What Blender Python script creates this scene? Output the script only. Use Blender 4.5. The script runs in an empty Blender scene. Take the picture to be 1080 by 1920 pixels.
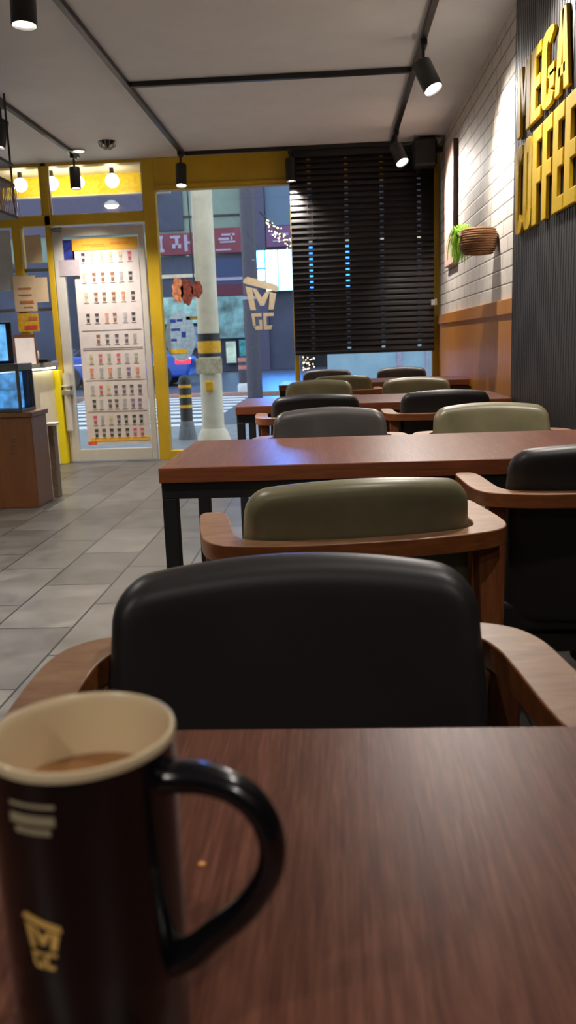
import bpy, bmesh, math, random
from mathutils import Vector, Matrix
random.seed(7)
R = math.radians
scene = bpy.context.scene
COL = scene.collection

# ------------------------------------------------------------ camera
cam_data = bpy.data.cameras.new('camera'); cam = bpy.data.objects.new('camera', cam_data); COL.objects.link(cam)
scene.camera = cam
YA, PI_, RO = 0.0592, 0.197, 0.0362
fw = Vector((-math.sin(YA)*math.cos(PI_), math.cos(YA)*math.cos(PI_), -math.sin(PI_)))
rt = Vector((math.cos(YA), math.sin(YA), 0))
up = rt.cross(fw)
c_, s_ = math.cos(RO), math.sin(RO)
rx = rt*c_ - up*s_          # image right
ux = rt*s_ + up*c_          # image up
mw = Matrix((( rx.x, ux.x, -fw.x, 0), (rx.y, ux.y, -fw.y, 0), (rx.z, ux.z, -fw.z, 1.02), (0, 0, 0, 1)))
cam.matrix_world = mw
cam_data.sensor_fit = 'VERTICAL'; cam_data.sensor_height = 36.0
cam_data.lens = 1600.0/1920.0*36.0
cam_data.clip_start = 0.02; cam_data.clip_end = 300
cam_data.dof.use_dof = True; cam_data.dof.focus_distance = 2.0; cam_data.dof.aperture_fstop = 9.0

# ------------------------------------------------------------ world, exposure
w = bpy.data.worlds.new('dusk'); scene.world = w; w.use_nodes = True
bg = w.node_tree.nodes['Background']
bg.inputs[0].default_value = (1.60, 1.85, 2.15, 1); bg.inputs[1].default_value = 1.0
vs = scene.view_settings
vs.view_transform = 'Standard'; vs.look = 'None'; vs.gamma = 1.0; vs.exposure = 0.0; vs.use_curve_mapping = False
SPOT_POWER = 290.0
LAMP_WARM = (1.0, 0.92, 0.84)

# ------------------------------------------------------------ materials
def lin(c):
    c = c/255.0
    return c/12.92 if c <= 0.04045 else ((c+0.055)/1.055)**2.4
def rgb(t): return (lin(t[0]), lin(t[1]), lin(t[2]), 1)
class N:
    def __init__(s, name):
        s.m = bpy.data.materials.new(name); s.m.use_nodes = True
        s.t = s.m.node_tree; s.b = s.t.nodes['Principled BSDF']; s.out = s.t.nodes['Material Output']
    def n(s, typ, **kw):
        x = s.t.nodes.new(typ)
        for k, v in kw.items(): setattr(x, k, v)
        return x
    def l(s, a, b): s.t.links.new(a, b)
    def coords(s, scale=(1,1,1), obj=True):
        tc = s.n('ShaderNodeTexCoord'); mp = s.n('ShaderNodeMapping'); mp.inputs['Scale'].default_value = scale
        s.l(tc.outputs['Object' if obj else 'Generated'], mp.inputs[0]); return mp.outputs[0]
    def noise(s, vec, sc, det=4, rough=.6, dist=0):
        x = s.n('ShaderNodeTexNoise'); x.inputs['Scale'].default_value = sc; x.inputs['Detail'].default_value = det
        x.inputs['Roughness'].default_value = rough; x.inputs['Distortion'].default_value = dist
        s.l(vec, x.inputs['Vector']); return x.outputs[0]
    def ramp(s, fac, stops):
        x = s.n('ShaderNodeValToRGB'); e = x.color_ramp.elements
        while len(e) < len(stops): e.new(0.5)
        for q, (p, c) in zip(e, stops): q.position = p; q.color = rgb(c)
        s.l(fac, x.inputs[0]); return x.outputs[0]
    def bump(s, h, st=.3, d=.002):
        x = s.n('ShaderNodeBump'); x.inputs['Strength'].default_value = st; x.inputs['Distance'].default_value = d
        s.l(h, x.inputs['Height']); s.l(x.outputs[0], s.b.inputs['Normal']); return x
    def base(s, c): s.l(c, s.b.inputs['Base Color'])
def simple(name, col, rough=.5, metal=0, var=.12, sc=30, coat=0, spec=.5, bump=0):
    k = N(name); v = k.noise(k.coords(), sc)
    d = tuple(max(0, x*(1-var)) for x in col); u = tuple(min(255, x*(1+var)) for x in col)
    k.base(k.ramp(v, [(.3, d), (.7, u)]))
    k.b.inputs['Roughness'].default_value = rough; k.b.inputs['Metallic'].default_value = metal
    k.b.inputs['Coat Weight'].default_value = coat; k.b.inputs['Specular IOR Level'].default_value = spec
    if bump: k.bump(v, bump, .001)
    return k.m
def emis(name, col, st, var=0, sc=3):
    k = N(name); k.b.inputs['Base Color'].default_value = (0.02,.02,.02,1)
    k.b.inputs['Emission Color'].default_value = rgb(col); k.b.inputs['Emission Strength'].default_value = st
    if var:
        v = k.noise(k.coords(), sc)
        k.l(k.ramp(v, [(.35, tuple(x*(1-var) for x in col)), (.65, col)]), k.b.inputs['Emission Color'])
    return k.m
def wood(name, dark, mid, light, grain=(60, 2.5, 60), rough=.35, coat=.2, sc=1.6, spec=.5):
    k = N(name); v = k.noise(k.coords(grain), sc, 6, .7, .4)
    v2 = k.noise(k.coords(tuple(g*.12 for g in grain)), 2.0, 3)
    mx = k.n('ShaderNodeMath', operation='MULTIPLY_ADD'); k.l(v, mx.inputs[0]); mx.inputs[1].default_value = .8
    m2 = k.n('ShaderNodeMath', operation='MULTIPLY'); k.l(v2, m2.inputs[0]); m2.inputs[1].default_value = .25; k.l(m2.outputs[0], mx.inputs[2])
    k.base(k.ramp(mx.outputs[0], [(.32, dark), (.5, mid), (.68, light)]))
    k.b.inputs['Roughness'].default_value = rough; k.b.inputs['Coat Weight'].default_value = coat; k.b.inputs['Coat Roughness'].default_value = .25
    k.b.inputs['Specular IOR Level'].default_value = spec
    k.bump(v, .25, .0006)
    return k.m

M = {}
M['table_top'] = wood('table_laminate', (68, 33, 23), (97, 55, 40), (128, 82, 63), (230, 9, 230), .33, .0, 1.6, .28)
M['table_edge'] = wood('table_edge', (95, 48, 26), (128, 68, 38), (150, 84, 50), (4, 4, 90), .4, .1)
M['arm_wood'] = wood('bent_arm_wood', (112, 76, 50), (136, 98, 68), (154, 116, 84), (9, 30, 60), .4, .08)
M['arm_edge'] = wood('arm_side_wood', (104, 56, 24), (126, 70, 32), (144, 86, 44), (9, 30, 60), .4, .1)
M['leg_wood'] = wood('leg_wood', (96, 50, 24), (120, 66, 34), (140, 82, 46), (50, 50, 4), .4, .1)
M['wainscot'] = wood('wainscot_wood', (182, 116, 46), (202, 132, 56), (214, 146, 70), (60, 60, 3), .35, .1)
M['board'] = wood('pale_pinkish_board', (196, 160, 146), (214, 178, 164), (226, 194, 180), (30, 40, 3), .5, 0)
M['board_edge'] = simple('board_edge_dark', (84, 60, 50), .6)
M['carton'] = wood('brown_cabinet', (84, 46, 18), (96, 54, 22), (106, 62, 28), (20, 20, 3), .4, .1)
def leather(name, c, rough=.36, spec=.5):
    k = N(name); co = k.coords(); v = k.noise(co, 6, 3); f = k.noise(co, 260, 3)
    k.base(k.ramp(v, [(.3, tuple(x*.88 for x in c)), (.7, tuple(min(255, x*1.1) for x in c))]))
    k.b.inputs['Roughness'].default_value = rough; k.b.inputs['Specular IOR Level'].default_value = spec
    k.bump(f, .18, .0006); return k.m
M['black_leather'] = leather('black_leather', (36, 33, 34), .42, .45)
M['grey_leather'] = leather('charcoal_leather', (70, 66, 64), .4)
M['olive_leather'] = leather('olive_leather', (118, 112, 84), .36)
M['black_metal'] = simple('black_powder_coat', (24, 24, 25), .5, 0)
M['lamp_black'] = simple('lamp_black', (26, 25, 25), .4)
M['chrome'] = simple('brushed_steel', (170, 168, 165), .3, .9)
M['yellow'] = simple('yellow_frame_paint', (204, 168, 38), .4, 0, .05, 4)
M['bright_yellow'] = simple('bright_yellow_sign_paint', (232, 190, 14), .6, 0, .05, 4, 0, .2)
M['edge_yellow'] = simple('counter_edge_yellow', (240, 220, 10), .4, 0, .03, 4)
M['white_frame'] = simple('white_door_paint', (205, 200, 190), .35, 0, .03, 6)
M['white'] = simple('white_laminate', (214, 208, 190), .4, 0, .03, 5)
M['paper'] = simple('paper', (222, 212, 208), .7, 0, .03, 12)
M['cream_paper'] = simple('cream_paper', (214, 188, 152), .7, 0, .03, 12)
M['grey_top'] = simple('grey_counter_top', (118, 116, 108), .35, 0, .06)
M['slat'] = simple('black_blind_slat', (24, 21, 21), .3, 0, .1, 10, 0, .5)
M['panel'] = simple('dark_grey_ribbed_panel', (54, 51, 51), .5, 0, .06, 12)
M['black'] = simple('plain_black', (18, 18, 18), .5)
M['basket'] = wood('basket_weave', (96, 62, 34), (140, 98, 60), (176, 134, 92), (60, 60, 240), .7, 0)
M['green'] = simple('plant_green', (150, 200, 60), .5, 0, .25, 40)
M['dark_cord'] = simple('dark_brown_cord', (60, 48, 42), .8)
M['cord'] = simple('jute_cord', (176, 160, 140), .8)
M['mug_black'] = simple('mug_black_glaze', (13, 12, 16), .22, 0, .1, 10, .3, .5)
M['mug_cream'] = simple('mug_cream_glaze', (236, 216, 176), .3, 0, .02, 5, .2)
M['gold'] = simple('mug_gold_print', (232, 188, 104), .5, 0, .1, 60)
M['silver_print'] = simple('mug_silver_print', (170, 160, 130), .5, 0, .1, 60)
M['coffee'] = simple('milky_coffee', (150, 104, 62), .2, 0, .12, 30)
M['crumb'] = simple('crumb', (230, 160, 90), .6)
def ceil_mat():
    k = N('painted_ceiling'); v = k.noise(k.coords(), 3, 4)
    k.base(k.ramp(v, [(.3, (224, 226, 232)), (.7, (232, 234, 238))])); k.b.inputs['Roughness'].default_value = .7; return k.m
M['ceiling'] = ceil_mat()
M['plain_wall'] = simple('plain_wall', (170, 165, 158), .8, 0, .04, 3)
def glass(name, tint=(235, 240, 245), rough=0.0, ior=1.45):
    k = N(name); fr = k.n('ShaderNodeFresnel'); fr.inputs[0].default_value = ior
    tr = k.n('ShaderNodeBsdfTransparent'); tr.inputs[0].default_value = rgb(tint)
    gl = k.n('ShaderNodeBsdfGlossy'); gl.inputs['Roughness'].default_value = rough
    mx = k.n('ShaderNodeMixShader'); k.l(fr.outputs[0], mx.inputs[0]); k.l(tr.outputs[0], mx.inputs[1]); k.l(gl.outputs[0], mx.inputs[2])
    k.l(mx.outputs[0], k.out.inputs[0]); return k.m
M['glass'] = glass('window_glass', (240, 241, 240), .01)
def floor_mat():
    k = N('grey_slate_tile_floor'); tc = k.n('ShaderNodeTexCoord'); sp = k.n('ShaderNodeSeparateXYZ'); cb = k.n('ShaderNodeCombineXYZ')
    k.l(tc.outputs['Object'], sp.inputs[0])
    ax = k.n('ShaderNodeMath', operation='ADD'); k.l(sp.outputs['X'], ax.inputs[0]); ax.inputs[1].default_value = 1.0 + 30*.3
    ay = k.n('ShaderNodeMath', operation='ADD'); k.l(sp.outputs['Y'], ay.inputs[0]); ay.inputs[1].default_value = -3.0 + 40*.58
    k.l(ay.outputs[0], cb.inputs[0]); k.l(ax.outputs[0], cb.inputs[1])
    br = k.n('ShaderNodeTexBrick'); k.l(cb.outputs[0], br.inputs['Vector'])
    br.offset = .5; br.offset_frequency = 2; br.squash = 1; br.inputs['Scale'].default_value = 1
    br.inputs['Brick Width'].default_value = .58; br.inputs['Row Height'].default_value = .3
    br.inputs['Mortar Size'].default_value = .0045; br.inputs['Mortar Smooth'].default_value = .2
    br.inputs['Color1'].default_value = rgb((110, 106, 102)); br.inputs['Color2'].default_value = rgb((86, 83, 80)); br.inputs['Mortar'].default_value = rgb((30, 28, 27))
    n1 = k.noise(k.coords((1, 1, 1)), 5, 8, .65, .5)
    mul = k.n('ShaderNodeMixRGB', blend_type='MULTIPLY'); mul.inputs[0].default_value = 1
    k.l(br.outputs['Color'], mul.inputs[1]); k.l(k.ramp(n1, [(.3, (190, 190, 190)), (.7, (255, 255, 255))]), mul.inputs[2])
    k.base(mul.outputs[0])
    rr = k.n('ShaderNodeMapRange'); k.l(n1, rr.inputs[0]); rr.inputs[3].default_value = .28; rr.inputs[4].default_value = .46
    k.l(rr.outputs[0], k.b.inputs['Roughness'])
    ad = k.n('ShaderNodeMath', operation='SUBTRACT'); m1 = k.n('ShaderNodeMath', operation='MULTIPLY'); m1.inputs[1].default_value = .25
    k.l(n1, m1.inputs[0]); k.l(m1.outputs[0], ad.inputs[0]); k.l(br.outputs['Fac'], ad.inputs[1])
    k.bump(ad.outputs[0], .35, .003); return k.m
M['floor'] = floor_mat()
def brick_mat():
    k = N('white_painted_brick'); tc = k.n('ShaderNodeTexCoord'); sp = k.n('ShaderNodeSeparateXYZ'); cb = k.n('ShaderNodeCombineXYZ')
    k.l(tc.outputs['Object'], sp.inputs[0])
    az = k.n('ShaderNodeMath', operation='ADD'); k.l(sp.outputs['Z'], az.inputs[0]); az.inputs[1].default_value = -1.195 + .084*40
    k.l(sp.outputs['Y'], cb.inputs[0]); k.l(az.outputs[0], cb.inputs[1])
    dn = k.noise(k.coords(), 9, 2)
    br = k.n('ShaderNodeTexBrick'); k.l(cb.outputs[0], br.inputs['Vector'])
    br.inputs['Scale'].default_value = 1; br.inputs['Brick Width'].default_value = .25; br.inputs['Row Height'].default_value = .084
    br.inputs['Mortar Size'].default_value = .006; br.inputs['Mortar Smooth'].default_value = .6
    br.inputs['Color1'].default_value = rgb((222, 214, 204)); br.inputs['Color2'].default_value = rgb((212, 204, 196)); br.inputs['Mortar'].default_value = rgb((150, 142, 134))  # joint colour darkened to carry the shadow line between the bricks
    k.base(br.outputs['Color']); k.b.inputs['Roughness'].default_value = .6
    n1 = k.noise(k.coords(), 28, 6, .7)
    m1 = k.n('ShaderNodeMath', operation='MULTIPLY'); m1.inputs[1].default_value = .5; k.l(n1, m1.inputs[0])
    ad = k.n('ShaderNodeMath', operation='SUBTRACT'); k.l(m1.outputs[0], ad.inputs[0]); k.l(br.outputs['Fac'], ad.inputs[1])
    k.bump(ad.outputs[0], .9, .008); return k.m
M['brick'] = brick_mat()

# ------------------------------------------------------------ geometry helpers
class MB:
    def __init__(s): s.v = []; s.f = []; s.mi = []; s.cur = 0
    def mat(s, i): s.cur = i; return s
    def add(s, vs_, fs):
        o = len(s.v); s.v += [tuple(v) for v in vs_]; s.f += [tuple(i+o for i in f) for f in fs]; s.mi += [s.cur]*len(fs); return s
    def box(s, x0, x1, y0, y1, z0, z1):
        return s.add([(x0,y0,z0),(x1,y0,z0),(x1,y1,z0),(x0,y1,z0),(x0,y0,z1),(x1,y0,z1),(x1,y1,z1),(x0,y1,z1)],
                     [(0,3,2,1),(4,5,6,7),(0,1,5,4),(1,2,6,5),(2,3,7,6),(3,0,4,7)])
    def taper(s, p, a, q, b):   # square bar from p (half size a) to q (half size b)
        p, q = Vector(p), Vector(q); d = (q-p).normalized(); x = Vector((1,0,0)); x = (x-d*x.dot(d)).normalized(); y = d.cross(x)
        vs_ = [p+x*i*a+y*j*a for i, j in ((-1,-1),(1,-1),(1,1),(-1,1))] + [q+x*i*b+y*j*b for i, j in ((-1,-1),(1,-1),(1,1),(-1,1))]
        return s.add(vs_, [(0,3,2,1),(4,5,6,7),(0,1,5,4),(1,2,6,5),(2,3,7,6),(3,0,4,7)])
    def tube(s, pts, r, n=10, cap=True, flat=1.0):
        pts = [Vector(p) for p in pts]; k = len(pts); rs = r if isinstance(r, (list, tuple)) else [r]*k
        ref = None; vs_ = []
        for i, p in enumerate(pts):
            d = (pts[min(i+1, k-1)]-pts[max(i-1, 0)]).normalized()
            if ref is None: ref = Vector((0,0,1)) if abs(d.z) < .9 else Vector((0,1,0))
            a = (ref-d*ref.dot(d)).normalized(); ref = a; b = d.cross(a)
            for j in range(n):
                t = 2*math.pi*j/n; vs_.append(p+a*math.cos(t)*rs[i]+b*math.sin(t)*rs[i]*flat)
        fs = [(i*n+j, i*n+(j+1)%n, (i+1)*n+(j+1)%n, (i+1)*n+j) for i in range(k-1) for j in range(n)]
        if cap: fs += [tuple(range(n-1, -1, -1)), tuple((k-1)*n+j for j in range(n))]
        return s.add(vs_, fs)
    def lathe(s, prof, c=(0,0,0), n=32, capb=False, capt=False, sx=1, sy=1):
        vs_ = [(c[0]+r*math.cos(2*math.pi*j/n)*sx, c[1]+r*math.sin(2*math.pi*j/n)*sy, c[2]+z) for r, z in prof for j in range(n)]
        k = len(prof); fs = [(i*n+j, i*n+(j+1)%n, (i+1)*n+(j+1)%n, (i+1)*n+j) for i in range(k-1) for j in range(n)]
        if capb: fs.append(tuple(range(n-1, -1, -1)))
        if capt: fs.append(tuple((k-1)*n+j for j in range(n)))
        return s.add(vs_, fs)
    def prism(s, poly, fn, t0, t1):   # poly in 2d, fn(a,b,t) -> xyz
        n = len(poly); vs_ = [fn(a, b, t0) for a, b in poly]+[fn(a, b, t1) for a, b in poly]
        return s.add(vs_, [tuple(range(n-1, -1, -1)), tuple(range(n, 2*n))]+[(i, (i+1)%n, n+(i+1)%n, n+i) for i in range(n)])
    def build(s, name, mats, parent=None, smooth=False, bevel=0, seg=2, loc=None):
        me = bpy.data.meshes.new(name); me.from_pydata(s.v, [], s.f)
        if not isinstance(mats, (list, tuple)): mats = [mats]
        for m in mats: me.materials.append(M[m] if isinstance(m, str) else m)
        for p, i in zip(me.polygons, s.mi): p.material_index = i
        bm = bmesh.new(); bm.from_mesh(me); bmesh.ops.recalc_face_normals(bm, faces=bm.faces); bm.to_mesh(me); bm.free()
        if smooth:
            for p in me.polygons: p.use_smooth = True
            try: me.set_sharp_from_angle(angle=R(smooth if smooth is not True else 50))
            except Exception: pass
        o = bpy.data.objects.new(name, me); COL.objects.link(o)
        if bevel:
            b = o.modifiers.new('bevel', 'BEVEL'); b.width = bevel; b.segments = seg; b.limit_method = 'ANGLE'; b.angle_limit = R(40)
        if parent: o.parent = parent
        if loc: o.location = loc
        return o
def tag(o, label=None, cat=None, group=None, kind=None):
    for k_, v_ in (('label', label), ('category', cat), ('group', group), ('kind', kind)):
        if v_: o[k_] = v_
    return o
def thing(name, label, cat, loc=(0,0,0), rz=0, group=None):
    o = bpy.data.objects.new(name, None); COL.objects.link(o); o.location = loc; o.rotation_euler = (0,0,rz); o.empty_display_size = .1
    return tag(o, label, cat, group)
def structure(o): o['kind'] = 'structure'; return o
def copy_tree(o, parent=None):
    c = o.copy(); COL.objects.link(c)
    if parent: c.parent = parent
    for ch in list(o.children): copy_tree(ch, c)
    return c
def smooth_path(P, n=8):
    P = [Vector(p) for p in P]; out = []
    for i in range(len(P)-1):
        a, b, c, d = P[max(i-1,0)], P[i], P[i+1], P[min(i+2, len(P)-1)]
        for k in range(n):
            t = k/n; out.append(.5*((2*b)+(c-a)*t+(2*a-5*b+4*c-d)*t*t+(3*b-a-3*c+d)*t**3))
    out.append(P[-1]); return out
def dress(poly_list, name, m, parent, fn, cuts=5, thick=0):
    """2d polygons -> subdivided sheet mapped by fn(a,b)"""
    bm = bmesh.new()
    for poly in poly_list:
        f = bm.faces.new([bm.verts.new((a, b, 0)) for a, b in poly])
    bmesh.ops.triangulate(bm, faces=bm.faces)
    if cuts: bmesh.ops.subdivide_edges(bm, edges=bm.edges, cuts=cuts, use_grid_fill=True)
    for v in bm.verts: v.co = Vector(fn(v.co.x, v.co.y))
    me = bpy.data.meshes.new(name); bm.to_mesh(me); bm.free(); me.materials.append(M[m])
    o = bpy.data.objects.new(name, me); COL.objects.link(o); o.parent = parent
    if thick:
        md = o.modifiers.new('solid', 'SOLIDIFY'); md.thickness = thick; md.offset = 0
    return o

# ------------------------------------------------------------ room shell
YF = 7.67; XW = .93; ZC = 2.6; XL = -4.2; YB = -2.6; XP = .825
fl = MB().box(XL, 1.1, YB, YF+.12, -.12, 0).build('floor', 'floor'); structure(fl)
structure(MB().box(XL-.1, 1.1, YB-.1, YF+.12, ZC, ZC+.12).build('ceiling', 'ceiling'))
structure(MB().box(XL-.1, XL, YB, YF+.1, 0, ZC).build('wall_left', 'plain_wall'))
structure(MB().box(XL, 1.1, YB-.1, YB, 0, ZC).build('wall_back', 'plain_wall'))
structure(MB().box(XW, XW+.12, YB, YF+.1, 0, ZC).build('wall_right', 'brick'))
# wainscot with cap rail
wc = MB().box(XW-.012, XW, 4.0, YF, 0, 1.12).build('trim_1', 'wainscot'); structure(wc)
MB().box(XW-.022, XW, 4.0, YF, 1.12, 1.198).build('cap_rail', 'wainscot', wc, bevel=.003)
# ribbed dark panel standing proud of the right wall
pv = MB(); y = YB; prof = []
while y < 4.08:
    prof += [(y, XP), (y+.026, XP), (y+.028, XP+.008), (y+.033, XP+.008)]; y += .035
prof = [(min(a, 4.09), b) for a, b in prof]
prof = [(YB, XW-.005)] + prof + [(4.09, XP), (4.09, XW-.005)]
pv.prism(prof, lambda a, b, t: (b, a, t), 0, ZC-.002)
structure(pv.build('wall_panel', 'panel'))

# storefront frame
fr = MB()
D0, D1 = YF, YF+.10
def rail(x0, x1, z0, z1, d0=D0, d1=D1): fr.box(x0, x1, d0, d1, z0, z1)
rail(-1.61, -1.505, 0, ZC)                      # post right of the door
rail(-1.505, XW, 2.335, ZC)                     # header over the windows
rail(-1.505, XW, 2.352, 2.376, D0-.018, D0)     # header step
rail(-1.505, -.345, .0, .085)                   # sill
rail(-.345, XW, .0, .085)
rail(-.345, -.305, .085, 2.335)                 # mullion
rail(.865, XW, .085, 2.335)                     # right jamb
rail(-2.49, -2.437, 0, ZC)                      # post left of the door
rail(XL, -1.61, 2.085, 2.17)                    # transom rail
rail(XL, -1.61, 2.572, ZC)
rail(-2.79, -2.715, 0, 2.085); rail(-2.505, -2.49, 2.17, 2.572)
rail(-3.6, -3.53, 0, 2.085); rail(XL, -2.49, 0, .1)
structure(fr.build('trim_2', 'yellow', bevel=.004))
wl = MB()                                        # inner white lines of the transom panes
for x0, x1 in ((XL, -2.505), (-2.437, -1.61)):
    wl.box(x0, x1, D0+.03, D0+.06, 2.17, 2.178); wl.box(x1-.012, x1, D0+.03, D0+.06, 2.17, 2.572); wl.box(x0, x0+.012, D0+.03, D0+.06, 2.17, 2.572)
structure(wl.build('trim_3', 'white_frame'))
for i, (x0, x1, z0, z1) in enumerate(((-1.505, -.345, .085, 2.335), (-.305, .865, .085, 2.335), (-2.437, -1.61, 2.17, 2.572), (XL, -2.505, 2.17, 2.572), (-2.715, -2.49, .1, 2.085), (-3.53, -2.79, .1, 2.085))):
    structure(MB().box(x0, x1, D0+.045, D0+.051, z0, z1).build('window_%d' % (i+1), 'glass'))
sr = MB()
for z in (1.705, 1.365): sr.box(-2.715, -2.49, D0+.055, D0+.085, z, z+.03); sr.box(-3.53, -2.79, D0+.055, D0+.085, z, z+.03)
structure(sr.build('trim_4', 'white_frame'))

# door
dr = MB(); a, b = -2.432, -1.626
dr.box(a, a+.085, YF, YF+.05, .01, 2.065); dr.box(b-.05, b, YF, YF+.05, .01, 2.065)
dr.box(a+.085, b-.05, YF, YF+.05, .01, .118); dr.box(a+.085, b-.05, YF, YF+.05, 1.985, 2.065)
door = structure(dr.build('door_1', 'white_frame', bevel=.004))
MB().box(a+.085, b-.05, YF+.022, YF+.028, .118, 1.985).build('door_glass', 'glass', door)
hd = MB(); hd.tube([(a+.03, YF-.05, .30), (a+.03, YF-.05, .70), (a+.03, YF-.05, .815)], .03, 16); hd.tube([(a+.03, YF-.05, .40), (a+.03, YF+.01, .40)], .012)
hd.build('door_handle', 'white_frame', door, True)
MB().box(a-.01, a+.075, YF-.085, YF-.002, .62, .665).box(a-.01, a+.075, YF-.085, YF-.002, .69, .705).build('handle_bracket', 'chrome', door, bevel=.004)
cl = MB(); cl.box(a+.0, a+.10, YF-.05, YF, 2.03, 2.06); cl.tube([(a+.02, YF-.03, 2.045), (a+.12, YF-.10, 2.045)], .008); cl.build('door_closer', 'chrome', door)

# menu poster on the door
post = thing('menu_poster', 'tall white menu poster with rows of small drink pictures and yellow header on the door', 'poster', (-1.97, YF+.012, .15))
pz = lambda z: z-.15
px_ = lambda x: x+1.97
MB().box(px_(-2.265), px_(-1.683), 0, .003, pz(.155), pz(1.965)).build('sheet', 'paper', post)
M['hdr'] = simple('poster_yellow', (250, 186, 60), .6, 0, .04)
M['hdr2'] = simple('poster_orange', (236, 150, 50), .6, 0, .04)
M['ink'] = simple('poster_grey_ink', (120, 112, 116), .7)
M['orange_red'] = simple('poster_orange_corner', (226, 96, 50), .7)
hb = MB().box(px_(-2.265), px_(-1.683), -.002, 0, pz(1.865), pz(1.965)); hb.build('header_band', 'hdr', post)
h2 = MB().box(px_(-2.18), px_(-1.98), -.003, -.002, pz(1.905), pz(1.915)).box(px_(-2.10), px_(-1.95), -.003, -.002, pz(1.892), pz(1.9)).box(px_(-1.93), px_(-1.76), -.003, -.002, pz(1.905), pz(1.93))
h2.build('header_lettering', 'hdr2', post)
MB().box(px_(-2.235), px_(-1.683), -.002, 0, pz(.188), pz(.218)).build('footer_band', 'hdr', post)
MB().box(px_(-2.265), px_(-2.18), -.002, 0, pz(.155), pz(.186)).build('footer_corner', 'orange_red', post)
drink_cols = {'k': (70, 62, 60), 'r': (214, 90, 96), 'g': (160, 170, 140), 'b': (150, 96, 60), 'o': (232, 140, 100), 'p': (130, 110, 150), 'y': (214, 196, 140), 'w': (176, 172, 176), 'd': (100, 92, 96)}
for k_, c in drink_cols.items(): M['dr_'+k_] = simple('drink_'+k_, c, .7)
rows = [(1.80, 'kyyyyr'), (1.63, 'ybbbwk'), (1.46, 'ybbbok'), (1.28, 'kkobwk'), (1.095, '.bdddg'), (.925, 'yrgrwg'), (.80, 'owogpo'), (.645, 'wrydddd'), (.52, 'kwddwpp'), (.375, 'rwydkkk'), (.255, 'kdkkkrr')]
dm = MB(); keys = list(drink_cols); tx = MB()
for z, s in rows:
    n = len(s); xa, xb = -2.215, -1.72
    for i, ch in enumerate(s):
        if ch == '.': continue
        x = xa+(xb-xa)*(i+.5)/n+random.uniform(-.006, .006); hgt = .048
        dm.mat(keys.index(ch))
        w1, w2 = .017, .012
        dm.prism([(-w2, 0), (w2, 0), (w1, hgt*1.55), (-w1, hgt*1.55)], lambda a_, b_, t, x=x, z=z: (px_(x)+a_, t, pz(z)-.03+b_), -.002, 0)
        dm.mat(keys.index('w')); dm.box(px_(x)-.014, px_(x)+.014, -.003, -.002, pz(z)-.002, pz(z)+.018)
        tx.box(px_(x)-.022, px_(x)+.022, -.002, 0, pz(z)-.045, pz(z)-.041); 
for z in (1.02, .985+.02, .735, .455, 1.175): tx.box(px_(-2.24), px_(-1.70), -.002, 0, pz(z), pz(z)+.004)
dm.build('drink_pictures', ['dr_'+k_ for k_ in keys], post); tx.build('caption_lines', 'ink', post)
bs = MB().box(-2.345, -2.25, YF+.012, YF+.015, 1.70, 1.96).build('flyer', simple('deep_blue_print', (36, 50, 130), .6, 0, .4, 20)); tag(bs, 'dark blue print showing at the top left of the door glass', 'poster')
ns = MB().box(-2.39, -2.21, YF-.004, YF-.001, 1.655, 1.79).build('notice_card', simple('lilac_grey_card', (176, 164, 168), .6, 0, .03)); tag(ns, 'blank grey card taped over the left door stile near the top', 'card')

# ------------------------------------------------------------ window graphics
logo_polys = {
 'lid': [[(-.02,.90),(.02,.96),(.12,1.0),(.98,.83),(1.02,.77),(1.0,.70),(.92,.70),(.06,.865)]],
 'left_stem': [[(.05,.82),(.24,.785),(.33,.36),(.17,.36)]], 'right_stem': [[(.95,.66),(.76,.70),(.70,.36),(.85,.36)]],
 'middle': [[(.24,.785),(.37,.76),(.52,.60),(.66,.715),(.76,.70),(.58,.44),(.46,.44)]],
 'g': [[(.19,.30),(.49,.30),(.49,.235),(.19,.235)],[(.2,.235),(.28,.235),(.31,.04),(.23,.04)],[(.24,.06),(.5,.06),(.5,-.02),(.30,-.02)],[(.40,.17),(.5,.17),(.5,.06),(.43,.06)]],
 'c': [[(.54,.30),(.85,.30),(.85,.235),(.54,.235)],[(.54,.235),(.63,.235),(.63,.06),(.54,.06)],[(.54,.06),(.80,.06),(.76,-.02),(.54,-.02)]]}
M['sticker'] = simple('beige_window_sticker', (206, 190, 160), .6, 0, .05)
lg = thing('window_logo_sticker', 'beige takeaway cup logo with an M stuck on the window beside the blind', 'sticker', (-.775, YF+.04, 1.14))
lg_fn = lambda a_, b_: (a_*.30+.0, 0, b_*.45)
for k_, pl in logo_polys.items(): dress(pl, 'cup_'+('lid' if k_ == 'lid' else 'letter_stroke' if 'stem' in k_ or k_ == 'middle' else 'lower_letter'), 'sticker', lg, lg_fn, 0, .001)
# round sticker with blue print, half behind the post
M['blue_print'] = simple('blue_print', (30, 60, 150), .6); M['pale_blue'] = simple('pale_blue_sticker', (150, 180, 205), .6); M['yel_print'] = simple('yellow_print', (220, 180, 40), .6)
rs = thing('round_sticker', 'round pale blue sticker with navy and yellow print low on the window', 'sticker', (-1.36, YF+.04, 1.1))
c = MB(); c.prism([(.135*math.cos(t*math.pi/24), .22*math.sin(t*math.pi/24)) for t in range(48)], lambda a_, b_, t: (a_, t, b_), 0, .001); c.build('disc', 'pale_blue', rs)
c = MB()
for i, (x, z, w_, h) in enumerate(((-.06,.12,.05,.03),(.0,.13,.05,.02),(-.04,.05,.08,.02),(.03,-.01,.04,.05),(-.06,-.04,.05,.02))): c.box(x-w_/2, x+w_/2, -.001, 0, z, z+h)
c.build('printed_lines', 'blue_print', rs); MB().box(-.1, .05, -.001, 0, -.15, -.11).build('yellow_stripe', 'yel_print', rs)
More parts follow.
